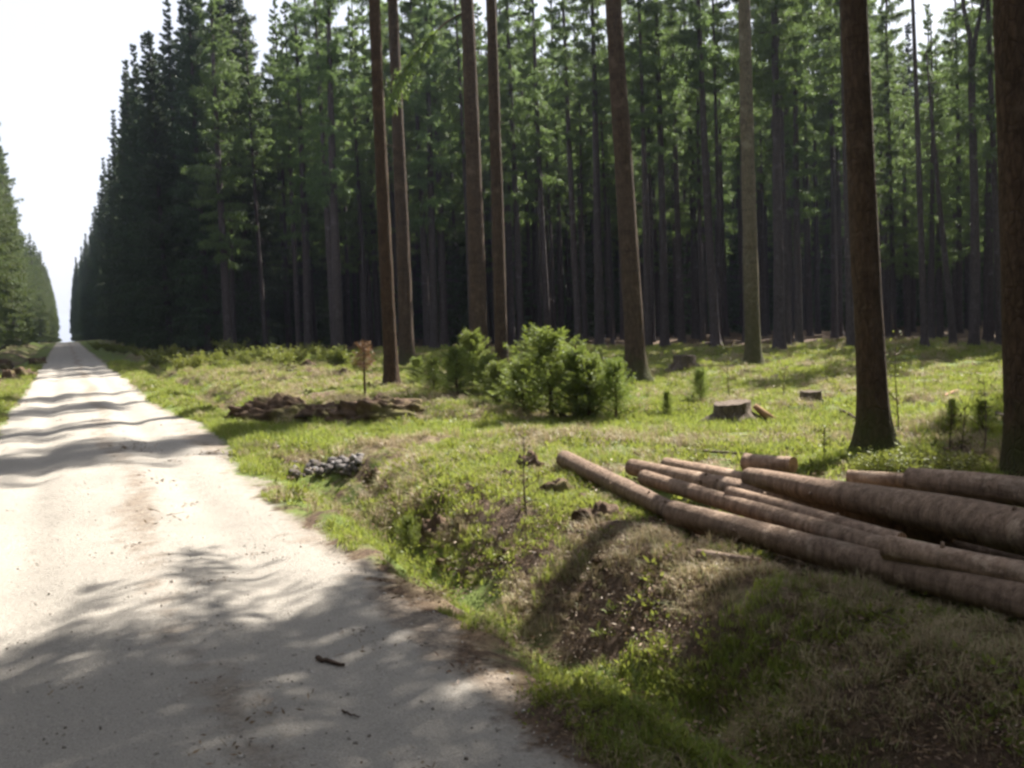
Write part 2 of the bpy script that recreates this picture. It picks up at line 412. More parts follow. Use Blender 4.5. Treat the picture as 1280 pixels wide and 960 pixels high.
def branch(g, rng, o, az, L, rise, droop, tip=0.0, nseg=11, tw=.45, sub_=4, sl=.24, sw=.055, hang=.35, wr=.02, hangtwig=0.0, m=0, mw=1):
    rad = np.array([math.cos(az), math.sin(az), 0]); side = np.array([-rad[1], rad[0], 0]); Z = np.array([0, 0, 1.0])
    def pos(s):
        s = np.asarray(s)[..., None]
        return o + rad*(s*L) + Z*(rise*s - droop*s**1.7 + tip*s**3)*L
    q_ = min(1.0, .3+.8*L) if sl > .15 else 1.0; sl = sl*q_; hangtwig = hangtwig*q_*q_
    s = np.linspace(.10, 1, nseg) + rng.uniform(-.02, .02, nseg); s = np.clip(s, .05, 1)
    c = pos(s); B, D, LL = [], [], []
    for sg in (-1, 1):
        a = rng.uniform(.7, 1.15, nseg)[:, None]
        d = unit(rad*np.cos(a) + sg*side*np.sin(a) + Z*(-hang*rng.uniform(.3, 1.4, (nseg, 1))))
        tl = tw*L**.5*q_*(1.08-s*.85)*rng.uniform(.55, 1.2, nseg)
        for k in range(sub_):
            fr_ = (k+.3)/sub_
            b = c + d*(tl*fr_)[:, None] + Z*(-(fr_**2)*tl*hang*.6)[:, None]
            dd = unit(d + .55*rng.normal(size=d.shape) + Z*(-hang*.5))
            B.append(b); D.append(dd); LL.append(sl*rng.uniform(.6, 1.3, nseg))
            if hangtwig > 0:
                keep = rng.random(nseg) < .6
                B.append(b[keep]); D.append(unit(-Z + .3*rng.normal(size=(keep.sum(), 3)))); LL.append(hangtwig*rng.uniform(.4, 1.2, keep.sum()))
    B.append(c); D.append(unit(rad+.4*rng.normal(size=c.shape))); LL.append(np.full(nseg, sl))
    B = np.concatenate(B); D = np.concatenate(D); LL = np.concatenate(LL)
    v, q = blades(B, D, LL, sw*rng.uniform(.7, 1.4, len(B)), rng); g.add(v, q, m=m)
    pp = pos(np.array([0, .35, .7, .97])); g.tube(pp, [wr, wr*.7, wr*.4, wr*.15], 3, m=mw, cap=False)
def make_crown(seed, z0, z1, rmax, step=.32, per=5, low=.55, rise=.15, droop=.45, tip=.12, wr=.02, conic=.75, mats=None, name='crown', rag=.35, **kw):
    rng = np.random.default_rng(seed); g = Geo(); z = z0; 
    while z < z1-.15:
        u = (z-z0)/(z1-z0)
        env = rmax*min(1.0, (low+(1-low)*min(1, u/.25)))*(1-u)**conic
        nb = per if u < .85 else max(3, per-1)
        a0 = rng.uniform(0, 6.28)
        for k in range(nb):
            if rng.random() < .12 + rag*.25*(u < .25): continue
            L = max(.18, env*rng.uniform(1-rag, 1.12)*(1+.22*math.sin(z*1.7+seed)*rag)); az = a0+6.283*k/nb+rng.uniform(-.35, .35)
            branch(g, rng, np.array([0, 0, z+rng.uniform(-.5, .5)*step]), az, L, rise+.35*u, droop*(1-.6*u), tip, wr=wr*(.4+L/rmax), **kw)
        z += step*rng.uniform(.8, 1.2)
    v, q = blades(np.repeat([[0, 0, z1-.35]], 10, 0), unit(np.array([0, 0, 1.])+.5*rng.normal(size=(10, 3))), .35, .05, rng); g.add(v, q, m=0)
    return g.mesh(name, mats or [NEEDLE, BARK_GREY])
def trunk_mesh(seed, H, r, flare=1.5, sides=10, nz=16, rn=.05, mats=BARK_GREY, dead=(0, 0, 0), bend=.05, name='trunk', fork=None):
    rng = np.random.default_rng(seed); g = Geo()
    z = np.concatenate([[-.35, 0, .12, .3, .6], np.linspace(1.2, H, nz)])
    rad = r*(1-(np.clip(z, 0, H)/H))**.75*.96 + .012 + r*(flare-1)*np.exp(-np.clip(z, 0, 9)/.22)
    ph = rng.uniform(0, 6, 2); x = bend*np.sin(z/H*5+ph[0])-bend*math.sin(ph[0]); y = bend*np.sin(z/H*4+ph[1])-bend*math.sin(ph[1])
    g.tube(np.stack([x, y, z], 1), rad, sides, ring_noise=rn, seed=seed)
    n, za, zb = dead
    for i in range(n):
        zz = rng.uniform(za, zb); az = rng.uniform(0, 6.28); L = rng.uniform(.25, 1.3)*(.5+.5*zz/max(zb, 1))
        d = np.array([math.cos(az), math.sin(az), 0]); o = np.array([np.interp(zz, z, x), np.interp(zz, z, y), zz])
        g.tube([o, o+d*L*.5+[0, 0, -.04*L], o+d*L+[0, 0, -.28*L]], [.014, .009, .004], 3, cap=False)
    return g.mesh(name, mats, smooth=True)

# ------------------------------------------------------------------ tree meshes
HI = dict(nseg=12, sub_=6, tw=.46, sl=.24, sw=.034, hang=.6)
C_HIGH = [make_crown(100+i, [9.2, 10.6, 8.0][i], 19.2, 1.7, step=.52, per=4, rag=.7, hangtwig=.3, **HI) for i in range(3)]
C_MID = [make_crown(110+i, [5.0, 6.5, 7.5][i], 20.0, 2.3, step=.56, per=4, rag=.75, hangtwig=.35, **HI) for i in range(3)]
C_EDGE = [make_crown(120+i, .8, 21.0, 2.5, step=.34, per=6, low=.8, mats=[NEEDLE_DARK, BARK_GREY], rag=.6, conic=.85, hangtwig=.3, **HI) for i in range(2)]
C_LEFT = [make_crown(124+i, .8+i, 20.0, 2.5, step=.5, per=5, low=.8, rag=.8, conic=.6, mats=[NEEDLE_MID, BARK_GREY], hangtwig=.3, **HI) for i in range(2)]
C_TALL = [make_crown(130+i, 13.2, 25.4, 2.7, step=.42, per=5, low=.7, rag=.75, hangtwig=.3, **HI) for i in range(2)]
C_LOW = [make_crown(134+i, 7.2, 22, 2.7, step=.38, per=6, low=.85, rag=.5, hangtwig=.3, **HI) for i in range(2)]
T_HIGH = [trunk_mesh(140+i, 19.4, [.17, .13, .19, .15][i], dead=(34, 2.2, 9.5), nz=12) for i in range(4)]
T_MID = [trunk_mesh(150+i, 20.2, .19, dead=(22, 1.8, 6), nz=12) for i in range(3)]

def tree(x, y, tm, cm, s=1.0, lean=(0, 0), rz=None, sx=None, name='spruce_tree', **k):
    o = empty(name, (x, y, hz(x, y)), **k)
    o.rotation_euler = (lean[0], lean[1], rz if rz is not None else random.uniform(0, 6.28)); o.scale = (sx or s, sx or s, s)
    ob('trunk', tm, o)
    if cm is not None: ob('crown', cm, o)
    return o

# ---- single trees that can be told apart: base pixel -> ground point, second pixel -> lean
def base_and_lean(bx, by, tx, ty=0):
    b, t = G(bx, by)
    b[2] = hz(b[0], b[1])
    fw = np.array([math.sin(YAW), math.cos(YAW), 0]); d = ray(tx, ty)
    k = (b-[0, 0, CAMH]) @ fw / (d @ fw); q = d*k + [0, 0, CAMH]
    ax = q-b; h = ax[2]; s = (ax @ r0_)/h            # sideways drift per metre of height
    return b, t, s
def place_single(bx, by, tx, ty, wpx, H, tm, cm, bark, name='spruce_tree', detail=True, seed=0, flare=1.7, crown_scale=1.0, label='', cat='tree', group=None, dead=(6, 3, 12), crown_z=None):
    b, t, s = base_and_lean(bx, by, tx, ty)
    r = wpx*t/F/2
    o = empty(name, b, label=label, cat=cat, group=group)
    q = Vector((r0_[0]*s, r0_[1]*s, 1)).normalized().to_track_quat('Z', 'Y')
    # rotate about the horizontal camera-forward axis only
    axis_ = Vector((math.sin(YAW), math.cos(YAW), 0)); o.rotation_mode = 'QUATERNION'
    from mathutils import Quaternion
    o.rotation_quaternion = Quaternion(axis_, math.atan(s))
    me = tm or trunk_mesh(seed, H, r, flare=flare, sides=22 if detail else 10, nz=70 if detail else 14, rn=.10 if detail else .05, mats=bark, dead=dead, bend=.05)
    ob('trunk', me, o)
    if cm is not None:
        c = ob('crown', cm, o)
        if crown_scale != 1: c.scale = (crown_scale,)*3
        c.rotation_euler[2] = seed*1.3
        if crown_z: c.location.z = crown_z
    return o, b, t, r
singles = []
S = lambda *a, **k: singles.append(place_single(*a, **k))
S(490, 485, 472, 0, 17, 25, None, C_TALL[0], BARK_BROWN, seed=1, crown_scale=1.0, dead=(5, 4, 13), label='slender brown spruce just right of the dead orange-brown sapling')
S(509, 456, 493, 0, 19, 25, None, C_TALL[1], BARK_RED, seed=2, label='reddish spruce trunk close behind the slender brown one with a sunlit right edge')
S(600, 462, 583, 0, 23, 26, None, C_TALL[0], BARK_RED, seed=3, label='thick reddish spruce rising behind the small bright young spruce, a leafy bough hanging off it')
S(628, 473, 609, 0, 16, 26, None, C_TALL[1], BARK_RED, seed=4, label='straight reddish brown spruce rising between the two young spruce clumps')
S(797, 478, 765, 0, 25, 27, None, C_TALL[0], BARK_RED, seed=5, dead=(7, 3.5, 13), label='stout leaning brown spruce standing just right of the big young spruce clump')
S(942, 458, 930, 0, 19, 26, None, C_TALL[1], BARK_OLIVE, seed=6, flare=1.9, label='pale olive algae-tinted spruce trunk alone in the middle of the clearing')
S(1094, 565, 1072, 0, 34, 23, None, C_LOW[0], BARK_RED, seed=7, flare=2.0, dead=(3, 6, 13), label='big dark reddish spruce trunk with mossy flared foot directly behind the log pile')
S(1284, 597, 1272, 0, 44, 23, None, C_LOW[1], BARK_RED, seed=8, flare=1.7, dead=(3, 6, 13), label='big dark spruce trunk at the right edge behind the thick end of the logs')
# trees at the front of the dense stand
edge_specs = [(286, 443, 268, 60, 11, 'M', 'purple-brown spruce at the stand front, leftmost thick trunk before the dark wood'),
 (293, 441, 277, 60, 6, 'M', 'thin spruce trunk with a bright right side close behind the leftmost thick edge trunk'),
 (311, 437, 289, 60, 8, 'M', 'thin grey spruce at the stand front, third trunk from the left'),
 (362, 436, 342, 60, 8, 'M', 'thin spruce at the stand front half hidden by lit green boughs'),
 (386, 442, 370, 0, 11, 'M', 'dark spruce at the stand front with straight bare grey-brown trunk above low shrubs'),
 (424, 445, 412, 0, 13, 'M', 'thick purplish spruce trunk at the stand front, left of the dead sapling'),
 (455, 437, 443, 60, 6, 'M', 'very thin pale spruce trunk seen just above the dead brown sapling'),
 (544, 438, 530, 0, 11, 'M', 'grey spruce at the stand front between the reddish trunk and the thick bough-bearing one'),
 (686, 434, 664, 0, 9, 'H', 'slim mauve spruce trunk at the stand front above the young spruce clump'),
 (724, 434, 708, 100, 9, 'H', 'dim slim spruce at the stand front, right of the mauve one'),
 (750, 436, 739, 0, 12, 'H', 'bluish grey spruce trunk at the stand front just left of the stout leaning tree'),
 (831, 435, 820, 0, 11, 'H', 'purplish spruce at the stand front just right of the stout leaning tree'),
 (810, 436, 800, 150, 7, 'H', 'thin dim spruce between the stout leaning tree and the purplish one'),
 (895, 435, 874, 60, 12, 'H', 'grey-blue spruce at the stand front, left of the olive trunk'),
 (974, 437, 967, 0, 13, 'H', 'straight grey-blue spruce at the stand front, right of the olive trunk'),
 (985, 436, 978, 200, 7, 'H', 'thin spruce leaning beside the grey-blue trunk right of the olive one'),
 (1064, 436, 1056, 200, 9, 'H', 'spruce at the stand front peeping out left of the big dark mossy-footed trunk'),
 (1156, 434, 1141, 0, 8, 'N', 'tall thin bare spruce pole reaching into the white sky gap at the upper right'),
 (1192, 434, 1160, 66, 8, 'N', 'leaning dead pole with broken tip, right of the tall bare pole'),
 (1250, 433, 1240, 100, 8, 'M', 'slim spruce in the dark wood immediately left of the right edge trunk')]
for i, (bx, by, tx, ty, wp, kind, lab) in enumerate(edge_specs):
    Hh = 19.4
    if kind == 'N':
        b, t, s = base_and_lean(bx, by, tx, ty)
        d = ray(tx, ty); Hh = 15.5 if ty == 0 else (by-ty)/F*t
        S(bx, by, tx, ty, wp, Hh, None, None, BARK_GREY, name='dead_tree', detail=False, seed=30+i, dead=(26, 4, Hh-1), label=lab)
    else:
        S(bx, by, tx, ty, wp, 19.8, None, (C_MID if kind == 'M' else C_HIGH)[i % 3], BARK_GREY, detail=False, seed=30+i, dead=(24, 2, 8 if kind == 'H' else 5), label=lab)
# forked tree
b, t, s = base_and_lean(1217, 435, 1219, 90)
fk = empty('forked_tree', b, label='forked deciduous tree whose trunk splits into a V against the bright upper right', cat='tree')
def forked():
    g = Geo(); r = 10*t/F/2; hf = (435-92)/F*t
    zz = np.linspace(-.3, hf, 14); x = np.sin(zz*.5)*.05
    def to(u, z): return np.array([r0_[0]*u, r0_[1]*u, z])
    g.tube([to(xx, z) for xx, z in zip(x, zz)], r*(1.15-.35*zz/hf)+r*.8*np.exp(-np.clip(zz, 0, 9)/.25), 10, ring_noise=.06, seed=3)
    rng = np.random.default_rng(5)
    for sg in (-1, 1):
        ps = [to(x[-1], hf-.15)]; 
        for k in range(1, 9): ps.append(to(x[-1]+sg*(.10*k+.028*k*k*(1 if sg > 0 else .1)) + .05*rng.normal(), hf+k*.95) + np.array([0, .08*rng.normal(), 0]))
        g.tube(ps, np.linspace(r*.62, .02, 9), 7, ring_noise=.05, seed=4)
        for k in range(2, 9):
            for j in range(3):
                d = unit(rng.normal(size=3)*[1, 1, .3]+[0, 0, .6]); L = rng.uniform(.5, 1.6)
                p1 = ps[k]+d*L*.5; p2 = ps[k]+d*L+[0, 0, .2]
                g.tube([ps[k], p1, p2], [.022, .014, .005], 3, cap=False)
    return g.mesh('trunk', BARK_GREY, True)
ob('trunk', forked(), fk)

# hanging bough on the third tree, twigs on the stout one
o3, b3, t3, r3 = singles[2]
def bough():
    rng = np.random.default_rng(77); g = Geo(); px = [(583, 14), (560, 26), (540, 44), (520, 66), (503, 92), (492, 118), (487, 138)]
    pts = []
    for k, (x, y) in enumerate(px):
        fw = np.array([math.sin(YAW), math.cos(YAW), 0]); d = ray(x, y)
        kk = (b3-[0, 0, CAMH]) @ fw/(d @ fw)*(1-.012*k); pts.append(d*kk+[0, 0, CAMH]-b3)
    pts = np.array(pts); g.tube(pts, np.linspace(.03, .006, len(pts)), 4, m=1, cap=False)
    s = np.linspace(1.6, 6, 70); P_ = np.stack([np.interp(s, range(7), pts[:, i]) for i in range(3)], 1)
    T = unit(np.gradient(P_, axis=0)); B, D = [], []
    for rep in range(16):
        sd_ = unit(rng.normal(size=P_.shape)); off = rng.uniform(0, .5, (70, 1))*np.sin(np.linspace(.3, 3.0, 70))[:, None]
        B.append(P_+unit(sd_+T*.5+[0, 0, -.7])*off); D.append(unit(T*.8+.5*rng.normal(size=P_.shape)+[0, 0, -.5]))
    B = np.concatenate(B); D = np.concatenate(D)
    v, q = blades(B, D, rng.uniform(.1, .24, len(B)), rng.uniform(.03, .06, len(B)), rng); g.add(v, q, m=0)
    return g.mesh('hanging_bough', [leaf_mat('bough_needles', (.05, .09, .025), (.17, .24, .06), (.26, .34, .07), .45), BARK_BROWN])
hb = ob('hanging_bough', bough(), o3)
hb.matrix_parent_inverse = (o3.rotation_quaternion.to_matrix().to_4x4()).inverted()
hb['label'] = 'green spruce bough arching out and drooping down to the left'

# ------------------------------------------------------------------ the dense stand: individuals, then the rest as one mass
def poisson(region, spacing, n_try, bounds, rng, taken):
    pts = list(taken); out = []; cell = {}
    def key(p): return (int(p[0]//spacing), int(p[1]//spacing))
    for p in pts: cell.setdefault(key(p), []).append(p)
    for _ in range(n_try):
        p = (rng.uniform(bounds[0], bounds[1]), rng.uniform(bounds[2], bounds[3]))
        if not region(*p): continue
        k = key(p); ok = True
        for i in (-1, 0, 1):
            for j in (-1, 0, 1):
                for q in cell.get((k[0]+i, k[1]+j), ()):
                    if (p[0]-q[0])**2+(p[1]-q[1])**2 < spacing**2: ok = False; break
        if ok: cell.setdefault(k, []).append(p); out.append(p)
    return out
taken = [(s_[1][0], s_[1][1]) for s_ in singles]
def ang(x, y): return math.degrees(math.atan2(x, y))
rng = np.random.default_rng(5)
stand = poisson(lambda x, y: float(forest_edge(x, y)) > .4 and ang(x, y) < 57 and ang(x, y) > 3 and math.hypot(x, y) < 84, 1.75, 42000, (4, 75, 16, 84), rng, taken)
stand.sort(key=lambda p: math.hypot(*p))
left_row = [(-5.6-random.uniform(0, 2.0), y) for y in np.arange(62, 210, 3.4)]
right_row = [(5.4+random.uniform(0, 1.7), y) for y in np.arange(86, 215, 3.6)]
NIND = 225
massp = []
for i, (x, y) in enumerate(stand):
    if i < NIND:
        a = ang(x, y); d = math.hypot(x, y); fe = float(forest_edge(x, y))
        if 8 < a < 30 and random.random() < .5 and not (x < 8): cm, tm = C_HIGH[i % 3], T_HIGH[(1, 3, 0)[i % 3]]; lab = 'slim bare-stemmed spruce among the left part of the dark stand'; gr = 'slim spruces in the left part of the stand'
        elif a < 12.5 and x < 13 and y > 54: cm, tm = C_EDGE[i % 2], T_MID[i % 3]; lab = 'dark dense-boughed spruce in the stand edge along the right side of the road'; gr = 'spruces edging the road on the right'
        elif a < 27 or a > 47 or random.random() < .25: cm, tm = C_MID[i % 3], T_MID[i % 3]; lab = 'grey-trunked spruce with boughs reaching low inside the dark stand'; gr = 'low-boughed spruces inside the stand'
        else: cm, tm = C_HIGH[i % 3], T_HIGH[i % 4]; lab = 'bare-stemmed spruce with high crown inside the dark stand behind the clearing'; gr = 'bare-stemmed spruces inside the stand'
        s = random.uniform(.88, 1.12) if a < 27 else random.uniform(.74, 1.08)
        if 47.2 < a < 50.2 and d < 62: s = .68
        if cm in C_EDGE: s = random.uniform(.88, 1.12) + (.16 if x > 6.8 else 0)
        if a > 46: s *= .84
        tree(x, y, tm, cm, s, sx=s*(random.uniform(.72, 1.0) if cm in C_HIGH else random.uniform(.88, 1.05)), lean=(random.uniform(-.012, .012), random.uniform(-.012, .012)), label=lab, cat='tree', group=gr)
    else: massp.append((x, y))
for i, (x, y) in enumerate(left_row):
    if y > 150: massp.append((x, y)); continue
    tree(x, y, T_MID[i % 3], C_LEFT[i % 2], random.uniform(1.1, 1.45), lean=(random.uniform(-.012, .012),)*2, label='sunlit green spruce in the row along the left side of the road', cat='tree', group='spruces edging the road on the left')
for i, (x, y) in enumerate(right_row):
    if y > 140: massp.append((x, y)); continue
    tree(x, y, T_MID[i % 3], C_EDGE[i % 2], random.uniform(.86, 1.2), lean=(random.uniform(-.012, .012),)*2, label='dark dense-boughed spruce in the stand edge along the right side of the road', cat='tree', group='spruces edging the road on the right')
# bare birch on the left
def bare_tree():
    rng = np.random.default_rng(9); g = Geo(); H = 23
    z = np.linspace(-.3, H, 20); g.tube(np.stack([.15*np.sin(z*.3), .1*np.sin(z*.4), z], 1), .17*(1-z/H*.93), 7)
    for i in range(90):
        zz = rng.uniform(9, H); az = rng.uniform(0, 6.28); L = (1-(zz-9)/16)*2.6*rng.uniform(.5, 1)
        d = np.array([math.cos(az), math.sin(az), .9]); o = np.array([0, 0, zz]); p1 = o+d*L*.5; p2 = o+d*L*np.array([1, 1, .8])
        g.tube([o, p1, p2], [.03, .018, .006], 3, cap=False)
        for k in range(7):
            q0 = o+(p2-o)*rng.uniform(.3, 1); q1 = q0+unit(rng.normal(size=3)+[0, 0, -.1])*rng.uniform(.3, .8)
            g.tube([q0, q1, q1+[0, 0, -.2]], [.008, .006, .003], 3, cap=False)
    return g.mesh('trunk', BARK_GREY, True)
bt = empty('birch_tree', (-6.3, 92, hz(-6.3, 92)), label='leafless twiggy birch rising above the left row of spruces', cat='tree'); ob('trunk', bare_tree(), bt)

# stands off to the right of the picture: they cast the dappled shade in the foreground
shade_trees = poisson(lambda x, y: 33 < ang(x, y)-25.2 < 150 and 5.5 < math.hypot(x, y-0) < 34 and x > 5.0 and not (x < 14 and y > 7.5), 3.9, 5000, (5, 36, -22, 24), np.random.default_rng(21), taken)
shade_trees = [(13.2, 7.0), (16.8, 8.4), (14.8, 4.9), (21.5, 9.6), (12.0, 3.9)] + [p for p in shade_trees if not (11 < p[0] < 22 and 4 < p[1] < 13)]
for i, (x, y) in enumerate(shade_trees):
    tree(x, y, T_MID[i % 3], (C_LOW if i in (0, 2) else C_TALL)[i % 2], random.uniform(.8, .95), label='tall spruce of the thinned stand right of the log pile', cat='tree', group='thinned spruces right of the logs')
print('individual stand', min(len(stand), NIND), 'mass', len(massp), 'shade', len(shade_trees))

def gn_scatter(name, pts, rot, scl, idx, protos, **k):
    """one object of 'stuff': real points carrying instances of small real meshes"""
    me = bpy.data.meshes.new(name); me.vertices.add(len(pts)); me.vertices.foreach_set('co', np.asarray(pts, np.float32).ravel())
    a = me.attributes.new('rot', 'FLOAT_VECTOR', 'POINT'); a.data.foreach_set('vector', np.asarray(rot, np.float32).ravel())
    a = me.attributes.new('scl', 'FLOAT', 'POINT'); a.data.foreach_set('value', np.asarray(scl, np.float32))
    a = me.attributes.new('idx', 'INT', 'POINT'); a.data.foreach_set('value', np.asarray(idx, np.int32))
    o = ob(name, me, **k); coll = bpy.data.collections.new(name+'_pieces')
    for i, m in enumerate(protos):
        p = bpy.data.objects.new('%s_piece_%02d' % (name, i), m); coll.objects.link(p)
    ng = bpy.data.node_groups.new(name, 'GeometryNodeTree')
    ng.interface.new_socket('Geometry', in_out='INPUT', socket_type='NodeSocketGeometry')
    ng.interface.new_socket('Geometry', in_out='OUTPUT', socket_type='NodeSocketGeometry')
    n = ng.nodes; gi = n.new('NodeGroupInput'); go = n.new('NodeGroupOutput')
    ci = n.new('GeometryNodeCollectionInfo'); ci.inputs['Collection'].default_value = coll
    ci.inputs['Separate Children'].default_value = True; ci.inputs['Reset Children'].default_value = True
    ip = n.new('GeometryNodeInstanceOnPoints'); ip.inputs['Pick Instance'].default_value = True
    def na(nm, ty):
        q = n.new('GeometryNodeInputNamedAttribute'); q.data_type = ty; q.inputs['Name'].default_value = nm; return q.outputs['Attribute']
    L = ng.links
    L.new(gi.outputs[0], ip.inputs['Points']); L.new(ci.outputs[0], ip.inputs['Instance'])
    L.new(na('idx', 'INT'), ip.inputs['Instance Index'])
    e2r = n.new('FunctionNodeEulerToRotation'); L.new(na('rot', 'FLOAT_VECTOR'), e2r.inputs[0]); L.new(e2r.outputs[0], ip.inputs['Rotation'])
    L.new(na('scl', 'FLOAT'), ip.inputs['Scale']); L.new(ip.outputs[0], go.inputs[0])
    md = o.modifiers.new('scatter', 'NODES'); md.node_group = ng
    return o
# whole-tree meshes for the far wood
def whole(tm, cm, name):
    import bmesh
    bm = bmesh.new(); bm.from_mesh(cm); k = len(bm.faces); bm.from_mesh(tm)
    bm.faces.ensure_lookup_table()
    for f in bm.faces[k:]: f.material_index = 1
    me = bpy.data.meshes.new(name); bm.to_mesh(me); bm.free()
    me.materials.append(cm.materials[0]); me.materials.append(BARK_GREY); return me
W = [whole(T_MID[0], C_EDGE[0], 'a'), whole(T_MID[1], C_MID[1], 'b'), whole(T_MID[2], C_LEFT[0], 'c'), whole(T_HIGH[0], C_HIGH[0], 'd')]
def far_ok(x, y): 
    d = math.hypot(x, y); return (x > 8 and 84 < d < 128 and 3 < ang(x, y) < 60 and float(forest_edge(x, y)) > 0)
far = poisson(far_ok, 2.6, 16000, (8, 120, 40, 128), rng, [])
roadside = [(sgn*(o_+random.uniform(-.5, .5)-.9*float(sstep(150, 260, y)))+.3, y) for y in np.arange(150, 420, 4.2) for sgn, o_ in ((-1, 6.6 - 1.4*float(sstep(140, 230, y))), (1, 5.8-.8*float(sstep(140, 230, y))))]
roadside += [(sgn*3.6+.35, y) for y in np.arange(260, 420, 6) for sgn in (-1, 1)]
roadside += [(-10-random.uniform(0, 9), random.uniform(60, 260)) for _ in range(110)]
roadside += [(7.5+random.uniform(0, 9), random.uniform(84, 300)) for _ in range(90)]
near_left = poisson(lambda x, y: x < -5.5 and y < 62 and x > -26 and y > -32, 2.6, 7000, (-26, -6, -32, 62), rng, [])
behind = poisson(lambda x, y: (x > 5.5 and y < -1.5) or (x > 12 and math.hypot(x, y) > 30 and ang(x, y) > 60), 2.8, 6000, (5, 50, -34, 20), rng, shade_trees)
fp = massp + far + roadside + near_left + behind
idx = []
for (x, y) in fp:
    d = math.hypot(x, y)
    idx.append(2 if x < 0 else (0 if (d > 90 or x < 16) else random.choice([1, 1, 3, 0])))
fz = height(np.array([p[0] for p in fp]), np.array([p[1] for p in fp]))
n_ = len(fp)
gn_scatter('distant_forest', np.array([(p[0], p[1], z) for p, z in zip(fp, fz)]), np.stack([RNG.normal(0, .01, n_), RNG.normal(0, .01, n_), RNG.uniform(0, 6.28, n_)], 1),
           RNG.uniform(.85, 1.02, n_), idx, W, kind='stuff', label='far wood of spruces closing the view behind the stand and along the road', cat='forest')
# young spruces under the stand (dark thicket that closes the view between the stems)
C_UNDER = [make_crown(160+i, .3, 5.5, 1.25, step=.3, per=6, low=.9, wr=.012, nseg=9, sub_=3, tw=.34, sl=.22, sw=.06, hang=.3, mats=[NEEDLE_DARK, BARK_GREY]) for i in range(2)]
und = poisson(lambda x, y: float(forest_edge(x, y)) > 7 and ang(x, y) < 58 and ang(x, y) > 3 and 52 < math.hypot(x, y) < 100, 3.3, 9000, (8, 80, 20, 100), rng, [])
uz = height(np.array([p[0] for p in und]), np.array([p[1] for p in und])); n_ = len(und)
gn_scatter('undergrowth_thicket', np.array([(p[0], p[1], z) for p, z in zip(und, uz)]), np.stack([np.zeros(n_), np.zeros(n_), RNG.uniform(0, 6.28, n_)], 1),
           RNG.uniform(.6, 1.3, n_), RNG.integers(0, 2, n_), C_UNDER, kind='stuff', label='dark thicket of young spruces deep between the stems', cat='undergrowth')

# ------------------------------------------------------------------ young spruces in the clearing
YOUNG = [make_crown(170+i, .04, 1.5, .80, step=.07, per=6, low=.95, rise=.5, droop=.2, tip=.18, wr=.006, conic=.7, rag=.8, nseg=13, sub_=4, tw=.26, sl=.075, sw=.013, hang=-.1, mats=[NEEDLE_YOUNG, BARK_BROWN]) for i in range(3)]
YTR = trunk_mesh(175, 1.5, .022, flare=1.3, sides=6, nz=6, mats=BARK_BROWN, bend=.02)
def young(px, py, hpx, label, wide=1.0, cm=None, i=0, dz=0, cmat=None, name='young_spruce', group=None):
    b, t = G(px, py); s = hpx*t/F/1.55
    o = empty(name, b, label=label, cat='young spruce', group=group); o.rotation_euler[2] = i*1.9
    ob('trunk', YTR, o); c = ob('crown', cm or YOUNG[i % 3], o); o.scale = (s*wide, s*wide, s)
    return o
young(690, 522, 118, 'largest bushy young spruce, bright green, centre of the clump before the trees', 1.15, i=0)
young(668, 512, 80, 'young spruce merged into the left side of the largest bushy one', 1.25, i=1)
young(722, 520, 92, 'young spruce merged into the right side of the largest bushy one', 1.15, i=2)
young(770, 528, 86, 'smaller upright young spruce at the right end of the clump before the stout tree', .85, i=1)
young(748, 520, 70, 'small young spruce between the largest and the right-end one', .9, i=0)
young(592, 488, 80, 'yellow-green young spruce at the foot of the thick bough-bearing tree', 1.0, i=2)
young(612, 498, 58, 'low young spruce in front of the yellow-green one', 1.1, i=1)
young(638, 505, 55, 'low young spruce left of the largest bushy clump', 1.1, i=0)
young(655, 520, 74, 'young spruce at the front left of the largest bushy one', 1.3, i=2)
young(736, 525, 88, 'young spruce in the gap right of the largest bushy one', 1.2, i=1)
young(572, 494, 64, 'young spruce at the front left of the yellow-green one', 1.2, i=0)
young(625, 508, 62, 'feathery young spruce bridging the gap left of the largest one', 1.3, i=2)
young(542, 492, 48, 'low bushy young spruce right of the slender brown trunk', 1.2, i=1)
young(522, 480, 36, 'tiny young spruce hugging the foot of the slender brown trunk', 1.2, i=2)
young(566, 486, 40, 'tiny young spruce left of the yellow-green one', 1.1, i=0)
young(876, 508, 52, 'sparse yellow-green seedling spruce left of the big stump', .8, i=1)
young(834, 520, 34, 'short dark seedling spruce halfway between the clump and the big stump', .8, i=2)
young(512, 690, 50, 'small bushy green seedling at the ditch edge by the road', .9, i=1)
young(1228, 545, 45, 'small airy green seedling left of the right edge trunk', .9, i=0)
young(1190, 540, 34, 'smallest airy seedling between the two big right trunks', .9, i=2)
